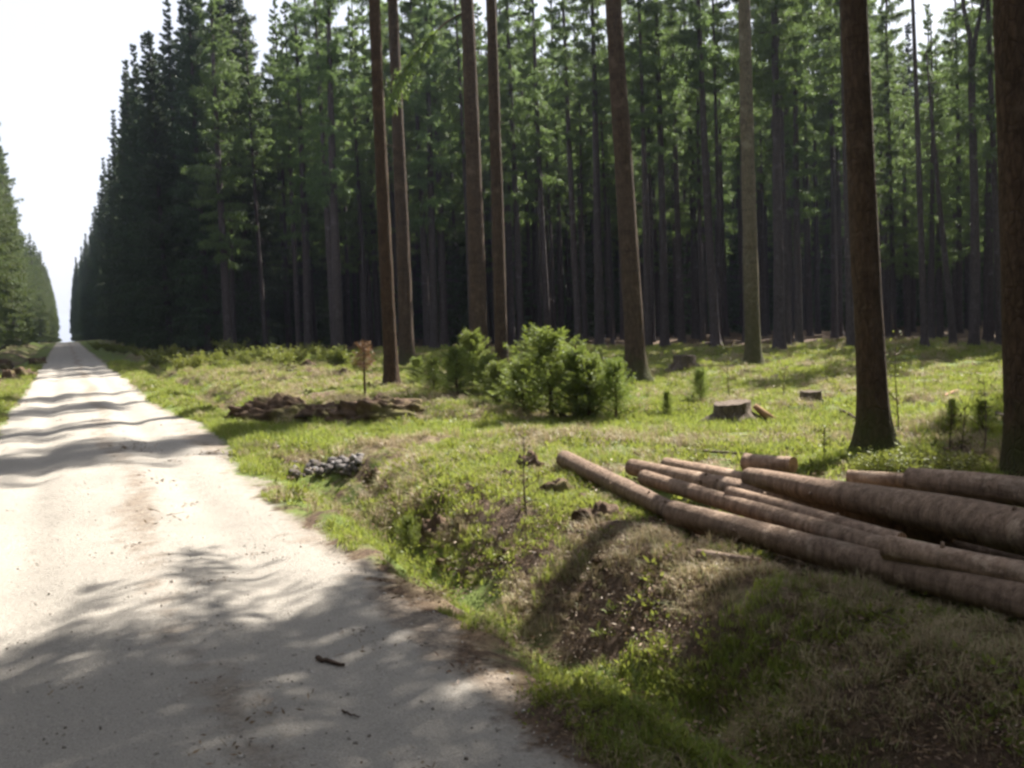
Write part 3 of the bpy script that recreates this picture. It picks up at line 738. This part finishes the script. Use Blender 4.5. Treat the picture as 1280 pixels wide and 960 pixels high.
# shrubs
def shrub_mesh(seed, n=260, R=.5, Hh=.7, sl=.075, sw=.035, mat_=None, stems=14):
    rng = np.random.default_rng(seed); g = Geo(); B, D = [], []
    for i in range(stems):
        az = rng.uniform(0, 6.28); L = rng.uniform(.6, 1); top = np.array([math.cos(az)*R*rng.uniform(.2, 1), math.sin(az)*R*rng.uniform(.2, 1), Hh*L])
        b0 = top*[.15, .15, 0]; m_ = lerp(b0, top, .5)+[0, 0, .06]
        g.tube([b0+[0, 0, -.05], m_, top], [.006, .004, .002], 3, m=1, cap=False)
        k = n//stems; tt = rng.uniform(.2, 1, (k, 1)); p = b0*(1-tt)**2+2*m_*tt*(1-tt)+top*tt**2
        B.append(p+rng.normal(size=(k, 3))*.045); D.append(unit(rng.normal(size=(k, 3))+(top-b0)*.8+[0, 0, .3]))
    B = np.concatenate(B); D = np.concatenate(D); v, q = blades(B, D, rng.uniform(.6, 1.3, len(B))*sl, sw*rng.uniform(.7, 1.3, len(B)), rng); g.add(v, q, m=0)
    return g.mesh('foliage', [mat_ or LEAF_SHRUB, BARK_BROWN])
SH = [shrub_mesh(180+i, n=900, R=.8, Hh=.9, sl=.10, sw=.05, stems=26) for i in range(3)]
SHN = shrub_mesh(185, n=1500, R=.5, Hh=.38, sl=.05, sw=.022, stems=60)
def shrub(px, py, hpx, label, wide=1.0, me=None, i=0, group=None, base_h=.95):
    b, t = G(px, py); s = hpx*t/F/base_h
    o = ob('shrub', me or SH[i % 3], None, b, label=label, cat='shrub', group=group); o.scale = (s*wide, s*wide, s); o.rotation_euler[2] = i*2.1
    return o
for i in range(26):
    px = 205+i*9.6+random.uniform(-4, 4)
    shrub(px, 452+random.uniform(-5, 12), random.uniform(15, 27), 'low yellow-green shrub along the foot of the stand left of the clearing', random.uniform(1, 1.5), i=i, group='low shrubs at the stand foot')
for i in range(12):
    px = 120+i*8+random.uniform(-4, 4)
    shrub(px, 438+i*.9, random.uniform(8, 16), 'low shrub at the foot of the dark roadside spruces', 1.3, i=i, group='shrubs under the roadside spruces')
shrub(1120, 596, 34, 'fresh leafy bilberry shrub in front of the mossy tree foot, left of the stacked log', 1.5, SHN, 1, base_h=.4)
shrub(1190, 590, 24, 'lower leafy bilberry shrub between the two big right trunks behind the logs', 2.0, SHN, 2, base_h=.4)
shrub(1085, 590, 18, 'small leafy tuft at the left of the mossy tree foot', 1.3, SHN, 3, base_h=.4)
# dead brown sapling
b, t = G(457, 497)
ds = empty('dead_sapling', b, label='small dead sapling with orange-brown needles left of the slender brown trunk', cat='sapling'); s = 74*t/F/1.5; ds.scale = (s, s, s)
ob('trunk', YTR, ds)
ob('crown', make_crown(190, .72, 1.5, .38, step=.09, per=5, low=.8, rise=.3, droop=.2, wr=.005, nseg=6, sub_=2, tw=.3, sl=.09, sw=.02, hang=.1, mats=[NEEDLE_BROWN, BARK_BROWN]), ds)
# bare saplings, right
def bare_sapling(seed, Hh):
    rng = np.random.default_rng(seed); g = Geo(); z = np.linspace(-.1, Hh, 8)
    p = np.stack([.02*np.sin(z*5+seed), .02*np.cos(z*4+seed), z], 1); g.tube(p, .008*(1-z/Hh*.8)+.001, 5)
    for i in range(14):
        k = rng.integers(2, 8); d = unit(rng.normal(size=3)*[1, 1, .2]+[0, 0, .7]); L = rng.uniform(.08, .3)*Hh
        g.tube([p[k], p[k]+d*L*.6, p[k]+d*L+[0, 0, .03]], [.005, .003, .0015], 3, cap=False)
    v, q = blades(p[rng.integers(3, 8, 60)]+rng.normal(size=(60, 3))*.08*Hh, unit(rng.normal(size=(60, 3))), .03, .02, rng); g.add(v, q, m=1)
    return g.mesh('sapling', [BARK_DEAD, LEAF_SHRUB])
for i, (px, py, hp, lab) in enumerate([(1190, 572, 62, 'thin bare sapling stem, left one of the pair left of the right edge trunk'), (1204, 570, 58, 'short bare sapling stem beside the left one of the pair'),
        (1230, 568, 88, 'tallest bare sapling close to the right edge trunk'), (1121, 545, 120, 'thin upright bare stem just right of the mossy-footed trunk'), (911, 500, 66, 'thin bare stem rising behind the big stump'),
        (659, 640, 92, 'tall thin weed stalk on the ditch bank left of the log tips'), (1033, 575, 40, 'twiggy dry stem behind the log pile'), (980, 500, 40, 'thin stem between the two stumps')]):
    b, t = G(px, py); h_ = hp*t/F
    ob('sapling', bare_sapling(200+i, h_), None, b, label=lab, cat='sapling')

# ------------------------------------------------------------------ stumps
def stump(px, py, rpx, hpx, seed, label, slant=.0):
    b, t = G(px, py); r = rpx*t/F; h = hpx*t/F
    o = empty('tree_stump', b, label=label, cat='stump'); n = 28
    th = np.linspace(0, 2*np.pi, n, endpoint=False); rng = np.random.default_rng(seed)
    root = np.maximum(0, np.sin(th*4+seed))**2 + .6*np.maximum(0, np.sin(th*3+1.7*seed))**3
    V_ = []; zs = [-.15, 0, .06, .14, .5, 1.0]; fl = [1.3, 1.0, .62, .3, .06, 0]
    for z, f2 in zip(zs, fl):
        rr = r*(1+.08*fbm(np.cos(th)*3, np.sin(th)*3+z, 1, seed) + f2*root*1.1)
        zz = z if z < .2 else z*h
        top = slant*np.cos(th)*h if z == 1.0 else 0
        V_.append(np.stack([rr*np.cos(th), rr*np.sin(th), (z*h if z >= .5 else min(z, h*.4))+top+np.zeros(n)+(.02*h*rng.normal(size=n) if z == 1 else 0)], 1))
    v = np.concatenate(V_); i = np.arange(5)[:, None]*n; j = np.arange(n)[None]; k = (j+1) % n
    q = np.stack([i+j, i+k, i+n+k, i+n+j], -1).reshape(-1, 4)
    ob('stump_bark', mesh('stump_bark', v, q, BARK_DEAD, smooth=True), o)
    tp = V_[-1]*[.985, .985, 1]+[0, 0, .002]; c = tp.mean(0)+[0, 0, .004]; vv = np.vstack([tp, c])
    ob('cut_face', mesh('cut_face', vv, np.stack([np.arange(n), (np.arange(n)+1) % n, np.full(n, n)], 1), BARK_DEAD), o)
    return o, b, t
st, sb, stt = stump(916, 528, 23, 25, 3, 'big grey tree stump with split root sliver standing in the middle of the clearing', .08)
g = Geo(); g.tube([(.28, -.12, .22), (.38, -.2, .1), (.52, -.3, .0)], [.04, .06, .035], 6)
sl_ = ob('root_sliver', g.mesh('root_sliver', CUT), st); sl_['label'] = 'pale split slab leaning out of the stump'
stump(1014, 508, 13, 19, 5, 'small dark stump behind the big one, halfway to the mossy-footed tree')
stump(856, 464, 14, 18, 6, 'low weathered stump at the back of the clearing left of the olive trunk')
stump(603, 462, 7, 8, 9, 'small weathered stump behind the yellow-green young spruce')

# ------------------------------------------------------------------ log pile
def on_ground(px, py, off):
    z = off
    for _ in range(6):
        p, t = P(px, py, z); z = float(np.clip(hz(p[0], p[1]), .06, .13)) + off
    return P(px, py, z)
def log(x0, y0, x1, y1, r0px, r1px, z0, z1, seed, label, bend=.02, cut=True):
    """(x,y) of both end centres, heights z of the end centres"""
    a, ta = on_ground(x0, y0, z0); b_, tb = on_ground(x1, y1, z1); ra = 1.15*r0px*ta/F; rb = 1.15*r1px*tb/F
    L = np.linalg.norm(b_-a); n = max(10, int(L/.16)); s = np.linspace(0, 1, n)[:, None]
    rng = np.random.default_rng(seed); bend = bend*.5; perp = unit(np.cross((b_-a)[None], [0, 0, 1.]))[0]
    pts = a+(b_-a)*s + perp*(bend*np.sin(s*3.1*1.3+seed)) - a + [0, 0, 0] + np.array([0, 0, 1.])*(.4*bend*np.sin(s*5+seed))
    pts = pts - pts[0]
    rad = ra+(rb-ra)*s[:, 0]; rad = rad*(1+.03*np.sin(s[:, 0]*L*4+seed))
    o = empty('log', a, label=label, cat='log', group='felled spruce logs lying in the pile')
    g = Geo(); v, q, t_ = tube(pts, rad, 18, ring_noise=.09, seed=seed, cap=False); g.add(v, q)
    # knots and torn bark flakes
    for i in range(int(L*3)):
        k = rng.integers(1, n-1); az = rng.uniform(0, 6.28); ax = unit((b_-a)[None])[0]
        e1 = perp; e2 = np.cross(ax, e1); d = e1*math.cos(az)+e2*math.sin(az); p = pts[k]+d*rad[k]*.93
        g.tube([p, p+d*rng.uniform(.012, .035)+ax*.01], [.013, .008], 5)
    ob('bark', g.mesh('bark', BARK_LOG, True), o)
    for end, sgn in ((0, -1), (-1, 1)):
        ring = v.reshape(n, 18, 3)[end]; c = pts[end]; vv = np.vstack([ring, c+(ring-c)*.0+0]) if False else np.vstack([ring*1, [c]])
        tri = np.stack([np.arange(18), (np.arange(18)+1) % 18, np.full(18, 18)], 1)
        me = mesh('cut_face', vv-c, tri, CUT); cf = ob('cut_face', me, o); cf.location = c
    return o
LG = log
LG(706, 574, 872, 655, 9.5, 11, .11, .10, 1, 'slim log reaching farthest left of the pile, dark tip in the grass')
LG(842, 641, 1345, 770, 13, 21, .13, .13, 2, 'long front log of the pile lying nearest to the shaded bank', .02)
LG(805, 597, 1112, 688, 8.5, 12, .20, .20, 3, 'sunlit second log of the pile with a pale torn end, just behind the front log', .03)
LG(790, 584, 1204, 672, 9.5, 14, .13, .17, 4, 'log with dark tip and orange cut end lying in the middle of the pile', .03)
LG(832, 581, 1120, 640, 8, 12, .09, .12, 5, 'log lying low behind the dark-tipped one, mostly hidden by the thickest log', .02)
LG(912, 617, 1126, 676, 8, 10, .26, .22, 6, 'short sunlit log wedged between the second log and the dark-tipped one', .02)
LG(936, 596, 1345, 676, 10, 30, .26, .34, 7, 'thickest log of the pile running off the right edge, dark thin end at the left', .03)
LG(1108, 684, 1345, 731, 13, 16, .24, .24, 8, 'mid-sized log lying on the right between the front log and the thickest one', .02)
LG(1180, 682, 1345, 708, 9, 12, .12, .12, 9, 'shaded log low under the thickest one at the right', .01)
LG(932, 578, 992, 581, 10, 9, .20, .20, 10, 'very short log piece lying across the back of the pile near its thin ends', 0)
LG(1060, 596, 1170, 604, 8, 9, .22, .22, 11, 'pale peeled log piece showing behind the thickest log', 0)
LG(1136, 599, 1345, 622, 12.5, 18, .34, .34, 12, 'log stacked behind the thickest one, starting between the two big right trunks', .02)
LG(872, 692, 950, 702, 5, 4, .05, .05, 13, 'thin rotten branch piece lying in the grass below the front log', .01)

# ------------------------------------------------------------------ earth mounds, clods, stones, sticks
def lump(name, px, py, wpx, hpx, seed, label, depth=.6, matl=None, cat='mound', group=None, rough=.5, res=40, sink=.3):
    b, t = G(px, py); W_ = wpx*t/F/2; Hh = hpx*t/F*1.5
    u = np.linspace(0, 2*np.pi, res, endpoint=False); vv = np.linspace(0, np.pi*.5, res//3)
    U, Vv = np.meshgrid(u, vv); x = np.cos(U)*np.sin(Vv+.0); y = np.sin(U)*np.sin(Vv); z = np.cos(Vv)
    s = seed*10.0
    n = 1+rough*fbm(x*2+s, y*2+z*2, .9, seed, 4)+.5*rough*fbm(x*6+z*5+s, y*6, .8, seed+3, 3)
    X = x*W_*n; Y = y*W_*depth*n; Z = z*Hh*n-.04
    v = np.stack([X.ravel(), Y.ravel(), Z.ravel()], 1); r_ = res//3
    i = np.arange(r_-1)[:, None]*res; j = np.arange(res)[None]; k = (j+1) % res
    q = np.stack([i+j, i+res+j, i+res+k, i+k], -1).reshape(-1, 4)
    o = ob(name, mesh(name, v, q, matl or SOIL, smooth=True), None, b, label=label, cat=cat, group=group)
    o.rotation_euler[2] = -YAW
    return o
lump('earth_mound', 345, 530, 125, 22, 1, 'long low dark earth mound nearest to the road, at the left end of the spoil', .45, res=70)
lump('earth_mound', 470, 520, 110, 20, 2, 'brown clumpy earth mound in front of the slender brown trunk', .5, res=70)
lump('earth_mound', 412, 519, 70, 12, 3, 'low earth heap joining the two longer mounds', .6, res=60)
clods = [(662, 588, 34, 14), (696, 614, 44, 14), (722, 628, 24, 8), (748, 650, 52, 14), (630, 596, 22, 8), (545, 672, 40, 18), (470, 600, 26, 12), (485, 612, 20, 10), (590, 716, 44, 9), (560, 706, 30, 9), (640, 690, 30, 8),
         (12, 478, 30, 9), (30, 470, 26, 8), (4, 462, 24, 7), (48, 455, 20, 6), (385, 460, 18, 7), (350, 452, 12, 5), (330, 478, 20, 5), (430, 470, 16, 7), (840, 700, 30, 8), (900, 730, 36, 8), (760, 700, 30, 8)]
for i, (px, py, w_, h_) in enumerate(clods):
    lump('earth_clod', px, py, w_, h_, 20+i, 'dark clod of turned earth and roots on the ditch bank' if px > 450 else ('earth clod and root debris beside the left roadside ditch' if px < 60 else 'small brown clod of earth on the rough grass near the mounds'), .8, cat='clod',
         group='earth clods on the ditch bank' if px > 450 else ('debris by the left ditch' if px < 60 else 'earth clods near the mounds'), rough=.7, res=30)
PEB, tp_, bp_ = mat('road_pebble'); oip = tp_.nodes.new('ShaderNodeObjectInfo')
tp_.links.new(ramp(tp_, oip.outputs['Random'], (0, (.13, .11, .095)), (.6, (.30, .27, .235)), (1, (.50, .47, .43))), bp_.inputs['Base Color'])
STM = []
for k in range(5):
    rngs = np.random.default_rng(300+k); u = np.linspace(0, 2*np.pi, 10, endpoint=False); vv = np.linspace(0, np.pi, 7); U, Vv = np.meshgrid(u, vv)
    x, y, z = np.cos(U)*np.sin(Vv), np.sin(U)*np.sin(Vv), np.cos(Vv); n = 1+.6*fbm(x*2+k*7, y*2+z*2, 1, k)
    v = np.stack([(x*n*1.25).ravel(), (y*n*.9).ravel(), (np.clip(z, -.6, .62)*n*.85).ravel()], 1); i = np.arange(6)[:, None]*10; j = np.arange(10)[None]; kk = (j+1) % 10
    STM.append(mesh('stone', v, np.stack([i+j, i+10+j, i+10+kk, i+kk], -1).reshape(-1, 4), STONE, smooth=False))
PEBM = []
for k_ in STM:
    k2 = k_.copy(); k2.materials.clear(); k2.materials.append(PEB); PEBM.append(k2)
def stone(x, y, r, lab, gr, i, dz=0, nm='stone'):
    o = ob(nm, STM[i % 5], None, (x, y, hz(x, y)+r*.35+dz), label=lab, cat='stone', group=gr)
    o.scale = (r, r, r); o.rotation_euler = (random.uniform(-.5, .5), random.uniform(-.5, .5), random.uniform(0, 6.28))
for i in range(60):
    u = random.random(); px = 366+u*84; py = 594-u*12+random.uniform(-10, 6)*(1-.2*u)
    b, t = G(px, py); stone(b[0], b[1], random.uniform(.03, .068), 'grey fieldstone in the small heap at the culvert beside the road', 'stones heaped at the culvert', i, dz=random.uniform(-.01, .05))
# gravel and pebbles on the road (uncountable)
def scatter(n, amin, amax, dmin, dmax, pw, rng):
    a = np.radians(rng.uniform(amin, amax, n)); d = dmin+(dmax-dmin)*rng.random(n)**pw
    return d*np.sin(a), d*np.cos(a), d
rg = np.random.default_rng(41)
x, y, d = scatter(26000, -25, 60, 2.2, 22, 1.5, rg); rm, gr_, so_, wo_ = zone(x, y)
k = (rm > .35) & (rg.random(len(x)) < .22+.6*np.clip(wo_, 0, 1)); x, y = x[k], y[k]; n = len(x)
gn_scatter('gravel', np.stack([x, y, height(x, y)], 1), rg.uniform(0, 6.28, (n, 3)), rg.lognormal(-5.45, .4, n), rg.integers(0, 5, n), PEBM, kind='stuff', label='loose small gravel and pebbles on the road surface', cat='gravel')

def stick(pts_px, r, lab, z=.03, name='stick', matl=None, group=None):
    pts = []
    for x, y in pts_px:
        b, t = G(x, y); zz = hz(b[0], b[1]); pts.append([b[0], b[1], zz+z])
    pts = np.array(pts); o = pts[0].copy()
    ss = np.linspace(0, len(pts)-1, 9); q = np.stack([np.interp(ss, range(len(pts)), pts[:, i]) for i in range(3)], 1)
    q[:, :2] += np.random.default_rng(int(o[0]*100) % 97).normal(size=(9, 2))*.006
    g = Geo(); g.tube(q-o, r*np.linspace(1, .55, 9), 6)
    return ob(name, g.mesh(name, matl or BARK_DEAD), None, o, label=lab, cat='stick', group=group)
BARK_DK = bark_mat('dark_twig', (.03, .02, .015), (.09, .06, .045))
stick([(393, 824), (410, 829), (430, 834)], .014, 'short dark stick lying on the road in the near shade', .012, matl=BARK_DK)
stick([(430, 891), (440, 896), (448, 899)], .005, 'small thin twig on the road below the short dark stick', .01, matl=BARK_DK)
stick([(858, 566), (900, 569), (935, 571)], .02, 'pale fallen branch lying in the grass just behind the log pile', .03)
stick([(1050, 518), (1062, 523), (1073, 530)], .025, 'dark branch stub leaning by the left of the mossy-footed trunk', .06, matl=BARK_DK)
stick([(1244, 524), (1256, 532), (1266, 545)], .03, 'gnarled grey branch lying at the left of the right edge trunk', .08)
stick([(1180, 500), (1190, 495), (1197, 492)], .03, 'pale wood piece lying in the sunny grass left of the right edge trunk', .05, matl=CUT)
stick([(985, 462), (960, 468), (930, 470)], .03, 'dark fallen branch at the back of the clearing by the olive trunk', .05, matl=BARK_DK)
stick([(700, 432+90), (712, 525), (726, 529)], .02, 'pale bare branch at the front foot of the largest young spruce', .05)
for i in range(12):
    px = random.uniform(700, 1270); py = random.uniform(745, 950); L = random.uniform(25, 80); a = random.uniform(-.5, .7)
    stick([(px, py), (px+L*.5, py+L*.5*a+random.uniform(-4, 4)), (px+L, py+L*a)], random.uniform(.002, .005), 'thin dry twig lying in the shaded rough grass below the logs', .03, name='twig', matl=BARK_DK, group='twigs below the logs')

# ------------------------------------------------------------------ grass and litter (uncountable)
def tuft(seed, nb, h, spread, w_, lean=.5, m=GRASS_G):
    rng = np.random.default_rng(seed); V_, Q_, T_ = [], [], []; c = 0
    for i in range(nb):
        az = rng.uniform(0, 6.28); r = spread*rng.random()**.5; b = np.array([math.cos(az)*r, math.sin(az)*r, -.01])
        hh = h*rng.uniform(.45, 1.1); ld = rng.uniform(0, 6.28); l = lean*hh*rng.uniform(.3, 1.3); ww = w_*rng.uniform(.7, 1.3)
        o_ = np.array([math.cos(ld)*l, math.sin(ld)*l, 0]); s = np.array([-math.sin(ld), math.cos(ld), 0])*ww/2
        m1 = b+o_*.3+[0, 0, hh*.6]; tp = b+o_+[0, 0, hh*(1-.25*lean)]
        V_ += [b-s, b+s, m1+s*.8, m1-s*.8, tp]; Q_.append([c, c+1, c+2, c+3]); T_.append([c+3, c+2, c+4]); c += 5
    return mesh('tuft', np.array(V_), [np.array(Q_), np.array(T_)], m)
TG = [tuft(400+i, 26, .13, .07, .006, .6) for i in range(3)] + [tuft(404, 34, .055, .09, .006, .5)]
TD = [tuft(410+i, 26, .13, .08, .005, 1.1, GRASS_D) for i in range(3)] + [tuft(414, 22, .22, .05, .004, .7, GRASS_D)]
def litter_mesh(seed):
    rng = np.random.default_rng(seed); g = Geo(); n = 26
    p = rng.normal(size=(n, 3))*[.09, .09, .0]+[0, 0, .012]; d = unit(rng.normal(size=(n, 3))*[1, 1, .35])
    v, q = blades(p, d, rng.uniform(.012, .04, n), rng.uniform(.004, .012, n), rng); g.add(v, q)
    for k in range(1):
        a = np.array([*rng.normal(size=2)*.08, .012]); dd = unit(rng.normal(size=3)*[1, 1, .2]); g.tube([a, a+dd*rng.uniform(.04, .10)], [.002, .001], 3, cap=False)
    return g.mesh('litter', [LITTER])
TL = [litter_mesh(420+i) for i in range(4)]
def lay(name, n, dmin, dmax, pw, prob, protos, smin, smax, label, cat, seed, wts=None, far_scale=.03):
    rg = np.random.default_rng(seed); x, y, d = scatter(n, -18, 62, dmin, dmax, pw, rg)
    rm, gr_, so_, wo_ = zone(x, y); fe = forest_edge(x, y); trk = 1-sstep(.5, 1.3, track_dist(x, y))*1.0
    k = rg.random(n) < prob(x, y, rm, gr_, so_, wo_, fe, trk, d); x, y, d = x[k], y[k], d[k]; m_ = len(x)
    s = rg.uniform(smin, smax, m_)*np.where(np.hypot(x-2.75, y-10.2) < .75, .35, 1)*np.where(d < 8, .75, 1)*(1+far_scale*d)
    rot = np.stack([rg.normal(0, .15, m_), rg.normal(0, .15, m_), rg.uniform(0, 6.28, m_)], 1)
    ix = rg.choice(len(protos), m_, p=wts); print(name, m_)
    gn_scatter(name, np.stack([x, y, height(x, y)], 1), rot, s, ix, protos, kind='stuff', label=label, cat=cat)
def weed(seed, n=16, sp=.07, L=.05):
    rng = np.random.default_rng(seed); az = rng.uniform(0, 6.28, n); el = rng.uniform(.1, 1.1, n)
    d = np.stack([np.cos(az)*np.cos(el), np.sin(az)*np.cos(el), np.sin(el)], 1); p = rng.normal(size=(n, 3))*[sp*.5, sp*.5, 0]+[0, 0, .01]
    p = p+d*rng.uniform(0, .05, (n, 1)); v, q = blades(p, d, rng.uniform(.6, 1.3, n)*L, rng.uniform(.35, .6, n)*L, rng)
    return mesh('weed', v, q, LEAF_SHRUB)
TW = [weed(430+i) for i in range(3)] + [weed(434, 26, .12, .03)]
lay('low_weeds', 60000, 2.3, 32, 1.7, lambda x, y, rm, g, s, w, fe, tk, d: np.where(rm > .35, .0, np.clip((g*.5-.25+1.2*fbm(x, y, .45, 503))*.8, 0, .5)*(1-.8*tk*(x > 2))),
    TW, .4, 1.1, 'small leafy weeds and moss sprigs among the grass', 'weeds', 54, far_scale=.03)
lay('green_grass', 150000, 2.3, 48, 1.7, lambda x, y, rm, g, s, w, fe, tk, d: np.where(rm > .4, .0, np.clip((g+.55*tk*(x > 2)-.42+.8*fbm(x, y, .6, 501))*1.7, 0, 1)*(1-sstep(0, 3, fe))),
    TG, .45, .85, 'fresh green grass tufts covering the old track, verges and clearing', 'grass', 51, far_scale=.03)
lay('dry_grass', 150000, 2.3, 45, 1.7, lambda x, y, rm, g, s, w, fe, tk, d: np.where(rm > .3, .0, np.clip((.50-g*.4-tk*.5*(x > 2)+1.1*fbm(x, y, .55, 502)-.22*(d < 8)), 0, .8)*(1-.9*sstep(3.8, 4.05, x)*(1-sstep(7.2, 7.6, x))*(y < 8))*(1-sstep(0, 2, fe))),
    TD, .4, 1.0, 'straw-coloured dry grass lying over the rough bank and clearing', 'grass', 52, wts=[.3, .3, .3, .1], far_scale=.02)
lay('forest_debris', 110000, 2.3, 30, 1.7, lambda x, y, rm, g, s, w, fe, tk, d: np.where(rm > .3, .002, np.clip(-.05+s*.35-tk*.5, 0, .4))*1.0,
    TL, .6, 1.5, 'twigs, needles and bark crumbs strewn over the soil', 'litter', 53, far_scale=.02)
# ------------------------------------------------------------------ thin haze volume added to imitate lens veil over the forest
def haze():
    m = bpy.data.materials.new('haze'); m.use_nodes = True; t = m.node_tree; t.nodes.remove(t.nodes['Principled BSDF'])
    v = t.nodes.new('ShaderNodeVolumePrincipled'); v.inputs['Density'].default_value = 0.00025
    v.inputs['Color'].default_value = (.66, .76, 1.0, 1); v.inputs['Anisotropy'].default_value = .5
    t.links.new(v.outputs[0], t.nodes['Material Output'].inputs['Volume'])
    x0, x1, y0, y1, z0, z1 = -1560, 1560, -760, 2560, -34, 34
    vs = np.array([(x, y, z) for z in (z0, z1) for y in (y0, y1) for x in (x0, x1)], float)
    ob('haze', mesh('haze', vs, np.array([(0, 2, 3, 1), (4, 5, 7, 6), (0, 1, 5, 4), (2, 6, 7, 3), (0, 4, 6, 2), (1, 3, 7, 5)]), m), kind='stuff', label='added thin haze volume imitating a lens veil over the forest', cat='haze')
haze()
print('tris', sum(len(m.polygons) for m in bpy.data.meshes))
